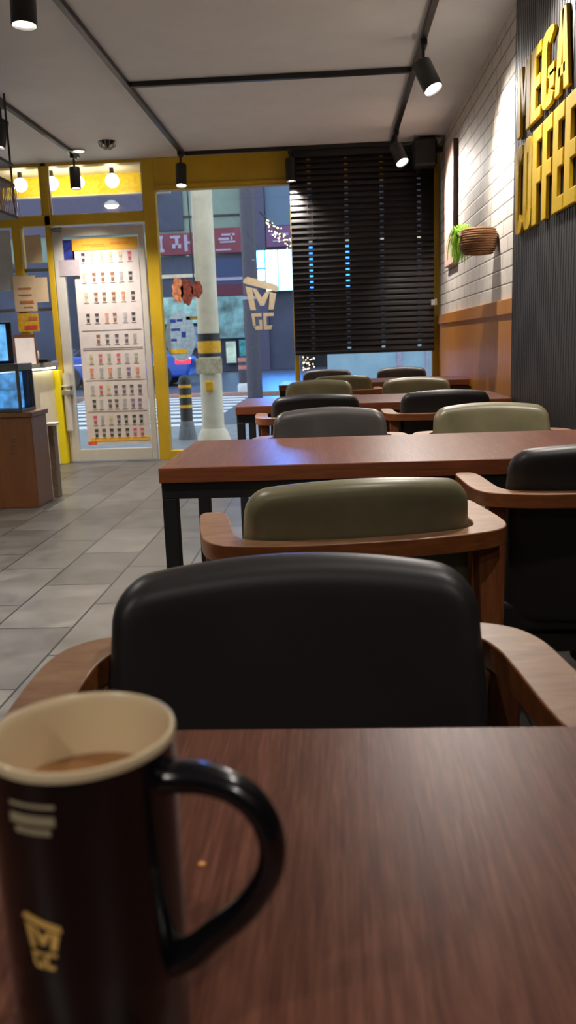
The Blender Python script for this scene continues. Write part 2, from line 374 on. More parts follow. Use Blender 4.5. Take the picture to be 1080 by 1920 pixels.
M['food1'] = simple('food_photo_brown', (112, 52, 38), .7, 0, .5, 25); M['food2'] = simple('food_photo_orange', (196, 120, 84), .7, 0, .4, 25)
fs = thing('food_sticker', 'cluster of brown food pictures stuck on the window left of the pole', 'sticker', (-1.3, YF+.04, 1.5))
def blob(mb, cx, cz, rx_, rz_, n=20, t0=0, t1=.001):
    mb.prism([(cx+rx_*math.cos(2*math.pi*i/n)*(1+.12*math.sin(3*i)), cz+rz_*math.sin(2*math.pi*i/n)*(1+.1*math.cos(2*i))) for i in range(n)], lambda a_, b_, t: (a_, t, b_), t0, t1)
c = MB(); blob(c, -.06, .0, .05, .11); c.build('food_picture', 'food2', fs)
c = MB(); blob(c, .02, -.02, .055, .115); c.build('food_picture', 'food1', fs)
c = MB(); blob(c, .11, -.0, .05, .075); c.build('food_picture', 'food1', fs)
c = MB(); c.box(-.0, .10, 0, .001, -.26, -.23); c.build('caption_strip', simple('olive_strip', (130, 112, 50), .6), fs)
# papers on the side light
def paper(name, label, x0, x1, z0, z1, mat_, y=YF-.012, lines=None, tilt=0, cat='notice'):
    t = thing(name, label, cat, ((x0+x1)/2, y, z0)); t.rotation_euler = (0, tilt, 0)
    h = (x1-x0)/2; MB().box(-h, h, -.001, .001, 0, z1-z0).build('sheet', mat_, t)
    if lines:
        for (mm, lst) in lines:
            q = MB()
            for (xa, xb, za, zb) in lst: q.box(-h+xa*2*h, -h+xb*2*h, -.003, -.001, za*(z1-z0), zb*(z1-z0))
            q.build('printed_lines', mm, t)
    return t
M['rust'] = simple('rust_ink', (176, 110, 60), .7); M['red'] = simple('red_ink', (196, 70, 50), .7); M['olive_y'] = simple('mustard_paper', (208, 160, 40), .7)
paper('notice_sheet', 'blank cream sheet in the upper narrow side pane left of the door', -2.675, -2.53, 1.775, 2.01, 'cream_paper')
paper('notice_sheet', 'cream notice with brown text lines across the yellow mullion left of the door', -2.81, -2.61, 1.365, 1.67, 'cream_paper', YF-.025, [('rust', [(.2,.8,.62,.67),(.2,.8,.44,.48),(.25,.85,.22,.3),(.4,.8,.1,.13)])])
paper('notice_sheet', 'smaller plain cream sheet peeking out behind the text notice', -2.66, -2.505, 1.44, 1.65, 'cream_paper', YF-.015)
paper('flyer', 'yellow flyer with a red blotch directly below the text notice', -2.80, -2.61, 1.19, 1.35, 'olive_y', YF-.02, [('red', [(.3,.9,.1,.32)]), ('rust', [(.5,.95,.6,.8)])])
M['pale_poster'] = simple('pale_grey_poster', (190, 192, 196), .6, 0, .06, 3)
paper('poster_sheet', 'large pale grey poster in the leftmost pane behind the notices', -3.4, -2.80, 1.55, 2.06, 'pale_poster', YF-.012, cat='poster')

# ------------------------------------------------------------ venetian blind
bl = thing('venetian_blind', 'wide black venetian blind lowered over the right window', 'blind', (.267, 7.56, .9))
bw = .60
MB().box(-bw, bw, -.03, .03, 1.62, 1.675).build('headrail', 'black', bl, bevel=.004)
sm = MB(); n = 34; cordx = [-.44, -.13, .165, .475]
for i in range(n):
    z = .045+(1.60-.045)*i/(n-1); tl = R(67)
    xs = [-bw]
    for cx in cordx: xs += [cx-.015, cx+.015]
    xs.append(bw)
    dy, dz = .027*math.cos(tl), .027*math.sin(tl)
    for half, (y0, y1) in enumerate(((-1, -.32), (-.32, .32), (.32, 1))):
        for j in range(len(xs)-1):
            if half == 1 and j % 2 == 1: continue
            P = []
            for xx in (xs[j], xs[j+1]):
                for yy in (y0, y1):
                    for tt in (-.0012, .0012): P.append((xx, yy*dy-tt*math.sin(tl), z+yy*dz+tt*math.cos(tl)+.004*(1-yy*yy)))
            sm.add(P, [(0,1,3,2),(4,6,7,5),(0,4,5,1),(2,3,7,6),(0,2,6,4),(1,5,7,3)])
sm.build('slats', 'slat', bl)
MB().box(-bw, bw, -.024, .024, -.002, .028).build('bottom_rail', 'black', bl, bevel=.004)
for cx in cordx:
    q = MB(); q.tube([(cx-.02, -.026, .01), (cx-.02, -.026, 1.62)], .0012, 6); q.tube([(cx+.02, -.026, .01), (cx+.02, -.026, 1.62)], .0012, 6); q.build('ladder_cord', 'dark_cord', bl)
MB().box(-.006, .006, -.03, .03, 0, .05).box(-.04, .0, -.03, 0, .0, .045).build('bracket', 'white_frame', tag(thing('blind_bracket', 'small white bracket at the right edge of the blind', 'bracket', (.875, 7.50, 1.28))))
br2 = bpy.data.objects['blind_bracket']
sp = thing('wall_speaker', 'black rounded speaker box in the ceiling corner above the blind', 'speaker', (.77, 7.38, 2.36))
MB().box(-.1, .1, -.07, .07, 0, .22).build('cabinet', 'black', sp, bevel=.03, seg=4)
MB().box(-.08, .08, -.075, -.069, .02, .2).build('grille', 'lamp_black', sp, bevel=.003)
MB().box(-.02, .15, .0, .04, .12, .16).build('mount', 'black', sp)

# ------------------------------------------------------------ tables
def make_table(label, x0, x1, y0, y1):
    t = thing('cafe_table', label, 'table', ((x0+x1)/2, (y0+y1)/2, 0), 0, None); hx, hy = (x1-x0)/2, (y1-y0)/2
    q = MB().box(-hx, hx, -hy, hy, .692, .73); o = q.build('tabletop', ['table_edge', 'table_top'], t, bevel=.002)
    for p in o.data.polygons:
        if p.normal.z > .5: p.material_index = 1
    a_ = .018
    MB().box(-hx+.004, hx-.004, -hy+.006, -hy+.036, .652, .692).box(-hx+.004, hx-.004, hy-.036, hy-.006, .652, .692).box(-hx+.004, -hx+.034, -hy+.036, hy-.036, .652, .692).box(hx-.034, hx-.004, -hy+.036, hy-.036, .652, .692).build('apron', 'black_metal', t, bevel=.002)
    for sx in (-1, 1):
        for sy in (-1, 1):
            cx, cy = sx*(hx-.022), sy*(hy-.024)
            MB().box(cx-a_, cx+a_, cy-a_, cy+a_, 0, .652).build('leg', 'black_metal', t, bevel=.002)
    return t
make_table('nearest wooden table carrying the black mug', -.435, .80, .03, .607)
make_table('long brown table with a blue sheen, second from the camera', -.432, .805, 2.03, 2.61)
make_table('brown middle table with a pale blue sheen at its left end', -.465, .81, 3.98, 4.57)
make_table('farthest brown table under the bottom edge of the blind', -.38, .908, 5.86, 6.44)

# ------------------------------------------------------------ chairs
def pad_mesh():
    NU, NV = 30, 30; T = .058; RC = .038; RE = .024; z0 = .40; z1 = .784
    def shape(u, v):
        z = z0+(z1-z0)*v
        W = .213-.026*v
        d = z-(z1-RC)
        wv = W-RC+math.sqrt(max(0, RC*RC-d*d)) if d > 0 else W
        d0 = (z0+.03)-z
        if d0 > 0: wv = wv-.03+math.sqrt(max(0, .03**2-d0*d0))
        x = u*wv
        dist = min(wv*(1-abs(u)), z1-z, z-z0)
        if d > 0: # radial distance inside round corner
            ax_ = abs(x)-(W-RC)
            if ax_ > 0: dist = min(dist, RC-math.hypot(ax_, d))
        k = min(1, max(0, dist/RE)); h = T/2*math.sqrt(max(0, 1-(1-k)**2))
        yc = .036*(x/.2)**2 - .15*(z-.43)
        zz = z+.018*(1-(x/.2)**2)*v-.004*v
        return x, yc, zz, h
    V = []
    us = [math.sin(math.pi/2*(2*i/NU-1)) for i in range(NU+1)]
    vs2 = [.5-.5*math.cos(math.pi*j/NV) for j in range(NV+1)]
    q = MB(); idx = {}
    for side in (-1, 1):
        for j, v in enumerate(vs2):
            for i, u in enumerate(us):
                x, yc, z, h = shape(u, v); V.append((x, yc+side*h, z))
    K = (NU+1)*(NV+1); F_ = []
    for s2 in (0, 1):
        for j in range(NV):
            for i in range(NU):
                b_ = s2*K+j*(NU+1)+i; F_.append((b_, b_+1, b_+NU+2, b_+NU+1) if s2 else (b_, b_+NU+1, b_+NU+2, b_+1))
    q.add(V, F_); return q
def weld(o, d=.0004):
    bm = bmesh.new(); bm.from_mesh(o.data); bmesh.ops.remove_doubles(bm, verts=bm.verts, dist=d); bmesh.ops.recalc_face_normals(bm, faces=bm.faces); bm.to_mesh(o.data); bm.free()
    for p in o.data.polygons: p.use_smooth = True
def make_chair(leather_m, label, loc, rz, group=None):
    t = thing('armchair', label, 'chair', loc, rz, group)
    o = pad_mesh().build('backrest', leather_m, t); weld(o)
    # seam piping round the top edge of the pad
    # seat cushion: rounded slab
    q = MB().box(-.215, .215, -.005, .40, .375, .465); s = q.build('seat', leather_m, t, bevel=.028, seg=5, smooth=True)
    MB().box(-.225, .225, .0, .022, .335, .375).box(-.225, .225, .35, .372, .335, .375).box(-.225, -.203, .02, .35, .335, .375).box(.203, .225, .02, .35, .335, .375).build('seat_frame', 'black_metal', t)
    outer = [(0,-.105),(.10,-.102),(.18,-.088),(.232,-.066),(.256,-.025),(.263,.04),(.264,.12),(.263,.19),(.253,.213)]
    inner = [(0,-.072),(.09,-.066),(.15,-.055),(.190,-.034),(.204,.0),(.208,.05),(.210,.14),(.215,.19),(.227,.211)]
    def mir(P): return [Vector((-x, y, 0)) for x, y in reversed(P[1:])]+[Vector((x, y, 0)) for x, y in P]
    O, I = smooth_path(mir(outer), 6), smooth_path(mir(inner), 6); k = len(O); za, zb = .674, .704
    V = []
    for a_, b_ in zip(O, I): V += [(a_.x, a_.y, za), (a_.x, a_.y, zb), (b_.x, b_.y, zb), (b_.x, b_.y, za)]
    F_ = [(4*i+j, 4*i+(j+1)%4, 4*i+4+(j+1)%4, 4*i+4+j) for i in range(k-1) for j in range(4)]+[(0,1,2,3),(4*k-4,4*k-1,4*k-2,4*k-3)]
    ab = MB().add(V, F_).build('armrest_band', ['arm_edge', 'arm_wood'], t, smooth=35, bevel=.003)
    for p in ab.data.polygons: p.material_index = 1 if p.normal.z > .5 else 0
    for sx in (-1, 1):
        MB().taper((sx*.218, -.03, .674), .019, (sx*.228, -.085, 0), .012).build('leg', 'leg_wood', t, bevel=.004)
        MB().taper((sx*.238, .165, .674), .019, (sx*.232, .20, 0), .012).build('leg', 'leg_wood', t, bevel=.004)
    return t
proto = {}
def chair(kind, label, x, y, deg, group=None):
    if kind not in proto:
        proto[kind] = make_chair(kind, label, (x, y, 0), R(deg), group); return
    t = copy_tree(proto[kind]); t.location = (x, y, 0); t.rotation_euler = (0, 0, R(deg)); t['label'] = label
# facing the camera: 180; facing the window: 0
chair('black_leather', 'nearest black leather armchair facing the camera just past the mug table', -.045, .83, 180+4)
chair('olive_leather', 'olive leather armchair seen from behind, directly beyond the nearest black armchair', .03, 1.425, 9)
chair('black_leather', 'black armchair cut off by the right edge of the photo, tucked toward the second table', .545, 1.80, 2)
chair('grey_leather', 'charcoal armchair facing the camera beyond the second table, left seat', -.02, 2.86, 180)
chair('olive_leather', 'olive armchair facing the camera beyond the second table, beside the dark panel', .515, 2.85, 180)
chair('black_leather', 'black armchair backing the camera in the middle, left of a second black one', -.085, 3.70, 3)
chair('black_leather', 'black armchair backing the camera in the middle, the one behind the right olive back', .47, 3.72, 0)
chair('olive_leather', 'olive armchair facing the camera beyond the middle table, left seat', -.09, 4.93, 180)
chair('olive_leather', 'olive armchair facing the camera beyond the middle table, right seat', .46, 4.88, 180)
chair('olive_leather', 'small distant olive armchair backing the camera before the farthest table', .05, 5.57, 2)
chair('grey_leather', 'distant charcoal armchair against the window, left of the pair under the blind', -.055, 6.72, 178)
chair('grey_leather', 'distant charcoal armchair against the window, right of the pair under the blind', .52, 6.70, 181)

# ------------------------------------------------------------ mug
MC = (-.105, .314); MS = .882
def mz(z): return .29-(.29-z)*MS
mug = thing('coffee_mug', 'tall black mug with cream inside, gold cup logo and big handle on the nearest table', 'mug', (MC[0], MC[1], .73))
MB().lathe([(.0, 0), (.0350, 0), (.0358, .002), (.0368, .06), (.0372, mz(.10)), (.0373, mz(.1165))], n=96).build('body', 'mug_black', mug, True)
MB().lathe([(r_*MS-.0010, mz(z)) for r_, z in ((.0435, .1165), (.0438, .1185), (.0432, .1205), (.0420, .1208), (.0409, .1195), (.0404, .116), (.0397, .08))]+[(.034, .02), (.026, .008), (0, .007)], n=96).build('rim_and_lining', 'mug_cream', mug, True)
hp = [(.036,-.010,.102),(.048,-.0125,.1035),(.060,-.0135,.1025),(.073,-.016,.0985),(.083,-.018,.089),(.0875,-.019,.075),(.085,-.018,.059),(.075,-.016,.042),(.060,-.014,.027),(.048,-.0125,.0155),(.034,-.010,.008)]
P = smooth_path([(a_*MS-.0005, b_*MS, mz(c_2)) for a_, b_, c_2 in hp], 6); rr = [(.0072-.0014*math.sin(math.pi*i/(len(P)-1)))*MS/.882*.93 for i in range(len(P))]
MB().tube(P, rr, 20, flat=1.25).build('handle', 'mug_black', mug, True)
def mugmap(w_, h_, a0, z0):
    def fn(x, y_):
        a_ = R(a0+x*w_); z = mz(z0+y_*h_-.73); r_ = .0368+.0005
        return (math.sin(a_)*r_, -math.cos(a_)*r_, z)
    return fn
for k_, pl in logo_polys.items(): dress(pl, 'cup_logo', 'gold', mug, mugmap(25.5, .0255, -28.5, .7595), 4)
fn = mugmap(1, 1, 0, .73)
for z0, z1, a0, a1 in ((.1050, .1068, -29.5, 0), (.0972, .1015, -30, -.5), (.0928, .0958, -26.5, -3.5)):
    dress([[(a0, z0), (a1, z0), (a1, z1), (a0, z1)]], 'printed_stripe', 'silver_print', mug, fn, 8)
cf = MB().lathe([(.0343, 0), (.0339, .0006), (.02, .0004), (.0001, .0004)], n=64).build('coffee', 'coffee', None, True); cf.location = (MC[0], MC[1], .8425); tag(cf, 'milky brown coffee filling the black mug most of the way', 'coffee')
cr = MB().lathe([(.0005, 0), (.0020, .0004), (.0016, .0012), (.0003, .0015)], n=10, capb=True, capt=True, sx=1.3).build('crumb', 'crumb', None, True); cr.location = (-.082, .433, .7302); tag(cr, 'tiny pale crumb on the nearest tabletop inside the mug handle gap', 'crumb')

# ------------------------------------------------------------ lighting tracks and spotlights
def track(name, label, pts):
    q = MB()
    (x0, y0), (x1, y1) = pts
    h = .017
    if abs(x1-x0) < abs(y1-y0): q.box(x0-h, x0+h, y0, y1, ZC-.03, ZC-.0005)
    else: q.box(x0, x1, y0-h, y0+h, ZC-.03, ZC-.0005)
    return tag(q.build(name, 'lamp_black', bevel=.002), label, 'track')
track('lighting_track', 'long black ceiling track right of the middle, running toward the blind', [(.52, -1.5), (.52, 7.50)])
track('lighting_track', 'long black ceiling track ending at the yellow header left of the blind', [(-1.215, -1.5), (-1.215, 7.50)])
track('lighting_track', 'black ceiling track over the counter at the far left', [(-2.08, 1.0), (-2.08, 7.42)])
track('lighting_track', 'black cross track joining the two long tracks, nearer one', [(-1.196, 5.55), (.501, 5.55)])
track('lighting_track', 'black cross track close to the front wall above the blind', [(-1.196, 7.50), (.501, 7.50)])
M['lamp_face'] = emis('lamp_face', (255, 244, 228), 14)
def spot(label, px0, py0, tgt, power=1.0, drop=.16, L=.15, r=.044, cone=115, group=None):
    base = Vector((px0, py0, ZC-.03)); t = thing('track_spotlight', label, 'lamp', base, 0, group)
    pv_ = Vector((0, 0, -drop)); d = (Vector(tgt)-(base+pv_)).normalized()
    MB().box(-.018, .018, -.05, .05, -.028, 0).build('adapter', 'lamp_black', t, bevel=.002)
    MB().tube([(0,0,-.02), pv_*.6, pv_], .009, 10).tube([pv_-Vector((0, 0, 0))+Vector((-.0,0,0)), pv_+d*.01], .014, 10).build('stem', 'lamp_black', t, True)
    a_ = pv_-d*.03; b_ = pv_+d*(L-.03)
    q = MB(); q.tube([a_, a_+d*.006, b_], [r*.88, r, r], 28, cap=False); q.tube([a_-d*.0005, a_], [.001, r*.88], 28, cap=False); q.tube([b_-d*.02, b_], [r*.93, r*.93], 28, cap=False)
    q.build('housing', 'lamp_black', t, True)
    fq = MB(); fq.tube([b_-d*.012, b_-d*.010], [r*.90, r*.90], 28); fq.build('lens', 'lamp_face', t)
    ld = bpy.data.lights.new('spot', 'SPOT'); ld.energy = SPOT_POWER*power; ld.color = LAMP_WARM; ld.spot_size = R(cone); ld.spot_blend = 1.0; ld.shadow_soft_size = .03
    lo = bpy.data.objects.new('light', ld); COL.objects.link(lo); lo.parent = t; lo.location = b_+d*.004; lo.rotation_euler = d.to_track_quat('-Z', 'Y').to_euler()
    return t
spot('large black spotlight on the right track tilted at the brick wall', .52, 5.02, (.80, 4.75, 1.75), .34, .13, .17, .052, 140)
spot('smaller black spotlight in front of the blind tilted at the brick wall', .52, 7.02, (.80, 6.65, 1.7), .36, .13, .16, .05, 140)
spot('bright spotlight cut off by the top left corner of the photo', -1.215, 3.72, (-1.24, 3.66, 1.2), 1.1, .14, .15, .052)
spot('black spotlight over the counter at the left edge, tilted', -2.08, 5.72, (-2.35, 5.6, 1.2), .8, .13, .17)
spot('black spotlight hanging before the transom window above the door', -2.08, 7.30, (-2.06, 7.2, 0), .5, .12, .17)
spot('black spotlight hanging before the yellow header left of the blind', -1.215, 7.38, (-1.22, 6.8, 0), .28, .12, .18)
spot('black spotlight at the upper left corner of the blind', -.32, 7.46, (-.27, 7.50, .6), .36, .10, .18, cone=110)
# the same tracks go on unseen over the near end; rear pair added to brighten
spot('black spotlight lighting the dark lettered panel, above the frame', .52, 3.65, (.78, 2.9, 1.0), .22)
spot('black spotlight over the second table, above the frame', .52, 2.15, (.60, 2.3, .7), .38)
spot('black spotlight above the nearest tables', .52, .85, (.50, .95, .7), .12)
spot('black spotlight above the aisle beside the second table', -1.215, 1.6, (-1.2, 1.9, 0), .35)
spot('black spotlight over the near end of the counter', -2.08, 2.6, (-2.3, 2.9, 0), .6)
spot('unseen black spotlight added near the back of the room on the right track', .52, -.9, (.5, -.5, 0), .16)  # this lamp and the next are added behind the camera for brightness
spot('unseen black spotlight added near the back of the room on the middle track', -1.215, -.9, (-1.2, -.3, 0), .25)
dl = thing('downlight', 'short white ceiling fitting beside the end of the left track', 'lamp', (-2.02, 7.25, ZC)); MB().lathe([(.055, 0), (.06, -.012), (.045, -.014)], n=24, capt=False).build('ring', 'white_frame', dl, True); MB().lathe([(.045, -.012), (.001, -.012)], n=24).build('lens', emis('downlight_lens', (255, 240, 220), 4), dl)
sk = thing('smoke_detector', 'small dark cone shaped ceiling detector with a clear glittering cage', 'detector', (-1.72, 7.0, ZC))
MB().lathe([(.001, -.055), (.012, -.05), (.018, -.03), (.055, -.012), (.06, 0)], n=28).build('cone', 'lamp_black', sk, True)
q = MB()
for i in range(12):
    t_ = 2*math.pi*i/12; q.tube([(.07*math.cos(t_), .07*math.sin(t_), -.005), (.06*math.cos(t_), .06*math.sin(t_), -.035), (.02*math.cos(t_), .02*math.sin(t_), -.062)], .0035, 6)
q.build('cage', 'chrome', sk, True)

# ------------------------------------------------------------ wall lettering (sign)
def glyph(q, ch, fn):
    box = lambda a0, a1, b0, b1: q.prism([(a0, b0), (a1, b0), (a1, b1), (a0, b1)], fn, 0, 1)
    def ring(t0, t1, n=28):
        P = []
        for k in range(n+1):
            t = t0+(t1-t0)*k/n; c_2, s_2 = math.cos(t), math.sin(t)
            f = lambda v, e: math.copysign(abs(v)**e, v)
            P.append(((.5+.5*f(c_2, .55), .5+.5*f(s_2, .38)), (.5+.10*f(c_2, .5), .5+.34*f(s_2, .3))))
        for k in range(n): q.prism([P[k][1], P[k][0], P[k+1][0], P[k+1][1]], fn, 0, 1)
    if ch == 'O': ring(0, 2*math.pi)
    elif ch == 'C': ring(R(30), R(330))
    elif ch == 'G': ring(R(35), R(332)); box(.52, 1, .36, .5); box(.64, 1, .2, .42)
    elif ch == 'E': box(0, .5, 0, 1); box(.45, 1, .85, 1); box(.45, .94, .42, .58); box(.45, 1, 0, .15)
    elif ch == 'F': box(0, .5, 0, 1); box(.45, 1, .85, 1); box(.45, .94, .42, .58)
    elif ch == 'M': box(0, .28, 0, 1); box(.72, 1, 0, 1); q.prism([(.2, 1), (.36, 1), (.58, .25), (.42, .25)], fn, 0, 1); q.prism([(.8, 1), (.64, 1), (.42, .25), (.58, .25)], fn, 0, 1)
    elif ch == 'A': q.prism([(0, 0), (.36, 0), (.6, 1), (.3, 1)], fn, 0, 1); q.prism([(1, 0), (.64, 0), (.4, 1), (.7, 1)], fn, 0, 1); box(.25, .75, .2, .34)
def letters(word, y_far, y_near, z0, z1, label, widths=None):
    t = thing('wall_sign', label, 'sign', (XP, y_far, z0)); n = len(word); widths = widths or [1]*n; tot = sum(widths); gap = .013; pos = 0
    for ch, w_ in zip(word, widths):
        span = (y_far-y_near)*w_/tot; q = MB()
        glyph(q, ch, lambda a, b, tt, pos=pos, span=span: (-.001-.014*tt, -(pos+a*(span-gap)), b*(z1-z0)))
        q.build('letter', 'bright_yellow', t, bevel=.0035)
        pos += span
    return t
letters('MEGA', 3.97, 3.13, 1.835, 2.105, 'upper row of raised yellow letters reading MEGA on the dark panel', [1.25, .9, 1, 1])
letters('COFFEE', 3.99, 3.01, 1.44, 1.80, 'lower row of raised yellow letters reading COFFEE on the dark panel')

# ------------------------------------------------------------ board and basket on the brick wall
bd = thing('wall_board', 'tall narrow pinkish wooden board mounted on the white brick wall', 'board', (XW-.03, 6.85, 1.55))
MB().box(-.002, .028, -.24, .26, 0, .86).build('board', 'board', bd, bevel=.004)
q = MB().box(-.004, .029, -.256, -.241, 0, .86)
for i in range(16): q.box(.006, .016, -.260, -.256, .04+i*.052, .06+i*.052)
q.build('dark_edge', 'board_edge', bd)
bk = thing('hanging_basket', 'brown woven half basket hung by a cord on the white brick wall', 'basket', (.825, 5.03, 1.455))
prof = [(.001, 0), (.045, .003), (.075, .02), (.096, .055), (.10, .09), (.093, .125), (.078, .148), (.072, .144), (.086, .12), (.092, .085), (.088, .05), (.065, .015), (.001, .008)]
bb = MB().lathe(prof, n=40); o = bb.build('bowl', 'basket', bk, True)
q = MB()
for i in range(11):
    z = .012+i*.0125; r_ = .101*math.sqrt(max(.1, 1-((z-.085)/.115)**2))+.001
    q.tube([(r_*math.cos(2*math.pi*j/28), r_*math.sin(2*math.pi*j/28), z+.0015*math.sin(j*math.pi)) for j in range(29)], .0045, 6)
q.build('woven_rings', 'basket', bk, True)
q = MB(); q.box(-.106, -.099, -.045, .02, .108, .132); q.build('name_tag', 'cream_paper', bk)
nl = (.925-.825, .02, 2.37-1.455)
q = MB(); q.tube([(.05, -.07, .118), nl], .0012, 5); q.tube([(.05, .07, .118), nl], .0012, 5); q.build('hanging_cord', 'cord', bk)
ph = MB()
for i in range(240):
    a_ = random.uniform(0, 2*math.pi); r0 = random.uniform(0, .04); x0, y0 = -.055+r0*math.cos(a_), .05+r0*math.sin(a_)
    dx, dy = random.uniform(-.05, .01), random.uniform(-.02, .11); hgt = random.uniform(.0, .045); fall = random.uniform(.02, .16)
    pts = [Vector((x0, y0, .10)), Vector((x0+dx*.5, y0+dy*.5+.02, .118+hgt)), Vector((x0+dx, y0+dy+.035, .10+hgt*.4-fall*.35)), Vector((x0+dx*1.1, y0+dy+.045, .10-fall))]
    ph.tube(smooth_path(pts, 3), [.0016]*9+[.0004], 4)
pt = ph.build('potted_grass', 'green', None, False); pt.location = (.815, 5.07, 1.48); tag(pt, 'bright green grassy plant spilling out of the wall basket', 'plant')

# ------------------------------------------------------------ counter corner at the left
ct = thing('counter', 'white service counter with a glowing strip under its grey top, left of the door', 'counter', (-2.5, 7.0, 0))
MB().box(-.55, -.0, -3.6, .60, .0, .845).build('front_panel', 'white', ct, bevel=.003)
MB().box(-.60, .055, -3.6, .60, .875, .92).build('countertop', 'grey_top', ct, bevel=.004)
MB().box(-.002, .058, .58, .665, 0, .845).build('end_post', 'edge_yellow', ct, bevel=.006)
MB().box(.012, .030, -3.5, .56, .862, .872).build('led_strip', emis('led_strip', (255, 246, 196), 14), ct)
bx = thing('brown_cabinet', 'brown floor box with a faint printed emblem at the left edge', 'box', (-2.22, 5.62, 0))
MB().box(-.25, .25, -.17, .13, 0, .60).build('body', 'carton', bx, bevel=.006)
MB().box(-.26, .262, -.182, .14, .60, .632).build('lid', 'carton', bx, bevel=.004)
M['emblem'] = simple('emblem_dark', (70, 44, 28), .6)
q = MB()
for i, (x, z, w_) in enumerate(((.12,.45,.035),(.125,.435,.03),(.115,.405,.05),(.12,.385,.04),(.118,.36,.055))): q.prism([(x-w_/2, z), (x+w_/2, z+.008), (x+w_/2, z+.014), (x-w_/2, z+.006)], lambda a_, b_, t: (a_, t, b_), -.172, -.1698)
q.build('printed_emblem', 'emblem', bx)
sd = thing('side_stand', 'slim stand with small white top tucked behind the brown box', 'stand', (-1.965, 5.86, 0))
MB().box(-.05, .03, -.05, .05, .505, .525).build('top', 'white_frame', sd, bevel=.003); MB().box(-.03, .01, -.04, .04, 0.0, .505).build('body', simple('grey_brown_body', (116, 100, 84), .5), sd, bevel=.003)
dc = thing('display_case', 'small blue lit glass display case standing on the brown box', 'case', (-2.25, 5.60, .632))
M['case_dark'] = simple('case_dark_blue', (44, 52, 66), .35)
q = MB().box(-.175, .225, -.15, .12, 0, .02).box(-.175, .225, -.15, .12, .265, .31).box(.205, .225, -.15, -.13, .02, .265).box(.205, .225, .1, .12, .02, .265).box(-.175, -.16, -.15, .12, .02, .265).box(-.18, .205, .1, .12, .02, .265); q.build('frame', 'case_dark', dc, bevel=.003)
MB().box(-.155, .16, .04, .09, .02, .255).build('glowing_back', emis('case_blue_glow', (84, 170, 250), 1.7, .5, 9), dc)
MB().box(-.155, .17, -.1, .04, .14, .148).build('shelf', 'glass', dc); MB().box(-.16, .205, -.145, -.141, .02, .265).build('glass_front', 'glass', dc)
ks = thing('tablet_screen', 'bright blue lit screen standing on top of the display case', 'screen', (-2.30, 5.62, .942))
MB().box(-.16, .19, .0, .02, 0, .27).build('casing', 'case_dark', ks, bevel=.004); MB().box(-.15, .155, -.003, 0, .02, .255).build('screen', emis('screen_blue', (110, 190, 255), 1.4, .4, 6), ks)
ms = thing('menu_stand', 'tilted pale clipboard menu on the counter top', 'menu', (-2.36, 6.55, .92))
q = MB().prism([(-.075, 0), (.075, 0), (.055, .20), (-.095, .20)], lambda a_, b_, t: (a_, t+b_*.25, b_), 0, .006); q.build('page', 'paper', ms)
MB().prism([(-.09, .0), (.09, 0), (.06, .225), (-.11, .225)], lambda a_, b_, t: (a_, t+b_*.25, b_), .007, .014).build('backing', 'carton', ms)
td = thing('tape_dispenser', 'small black and white desk item on the counter right of the clipboard', 'stationery', (-2.50, 7.15, .92))
MB().box(-.07, .12, -.05, .05, 0, .03).build('base', 'black', td, bevel=.008); MB().lathe([(.001, .03), (.05, .03), (.055, .07), (.05, .10), (.001, .10)], (-.02, 0, 0), 20).build('roll', 'white_frame', td, True); MB().box(-.08, .0, -.04, .04, .10, .125).build('cap', 'black', td, bevel=.008)
# hanging shelf over the counter
hs = thing('hanging_shelf', 'dark metal mesh shelf hanging from the ceiling at the left edge', 'shelf', (-2.22, 4.9, 0))
q = MB()
for z in (2.19, 1.87): q.box(-.22, .22, -.75, .75, z-.02, z)
q.box(-.22, .22, -.75, .75, 2.045, 2.07)
q.build('frame', 'lamp_black', hs, bevel=.003)
for x in (-.2, .205):
    for y_ in (-.73, .0, .735): MB().tube([(x, y_, 1.86), (x, y_, ZC)], .007, 8).build('rod', 'lamp_black', hs, True)
q = MB()
for i in range(46): yy = -.74+i*.033; q.tube([(.218, yy, 1.87), (.218, yy+.05, 2.05)], .0022, 5); q.tube([(.218, yy+.05, 1.87), (.218, yy, 2.05)], .0022, 5)
for i in range(13): xx = -.2+i*.033; q.tube([(xx, .74, 1.87), (xx+.03, .74, 2.05)], .0022, 5)
q.build('wire_mesh', 'chrome', hs)
M['copper'] = simple('copper_tins', (236, 160, 120), .45, .0, .3, 40)
for i in range(6):
    o = MB().lathe([(.001, 0), (.07, 0), (.07, .14), (.06, .15), (.001, .15)], n=20).build('storage_tin', 'copper', None, True); o.location = (-2.09, 4.35+i*.22, 1.871)
    tag(o, 'copper coloured tin inside the hanging mesh shelf', 'tin', 'tins behind the wire mesh of the hanging shelf')

# ------------------------------------------------------------ outside
M['asphalt'] = simple('asphalt_wet', (74, 84, 98), .35, 0, .15, 8)
M['paving'] = simple('pavement', (120, 128, 134), .5, 0, .12, 6)
M['stripe'] = simple('crosswalk_white', (214, 220, 226), .5, 0, .05)
M['concrete'] = simple('pale_concrete', (220, 208, 184), .7, 0, .06, 5)
M['pole_dark'] = simple('dark_pole', (72, 70, 84), .5)
M['facade_green'] = simple('facade_pale_green', (134, 152, 142), .7, 0, .05, .6)
M['facade_dark'] = simple('facade_dark_blue', (62, 68, 90), .5, 0, .2, .6)
M['sign_red'] = simple('sign_red_board', (130, 60, 76), .6, 0, .12, 1.5)
M['sign_letter'] = simple('sign_pale_letter', (170, 160, 186), .6)
M['bollard_black'] = simple('bollard_black', (44, 42, 44), .5); M['band_yellow'] = simple('band_yellow', (244, 176, 36), .5)
structure(MB().box(-14, 16, YF+.12, 12.0, -.2, -.1).build('ground', 'paving'))
structure(MB().box(-30, 30, 12.0, 60, -.22, -.11).build('road', 'asphalt'))
cw = MB()
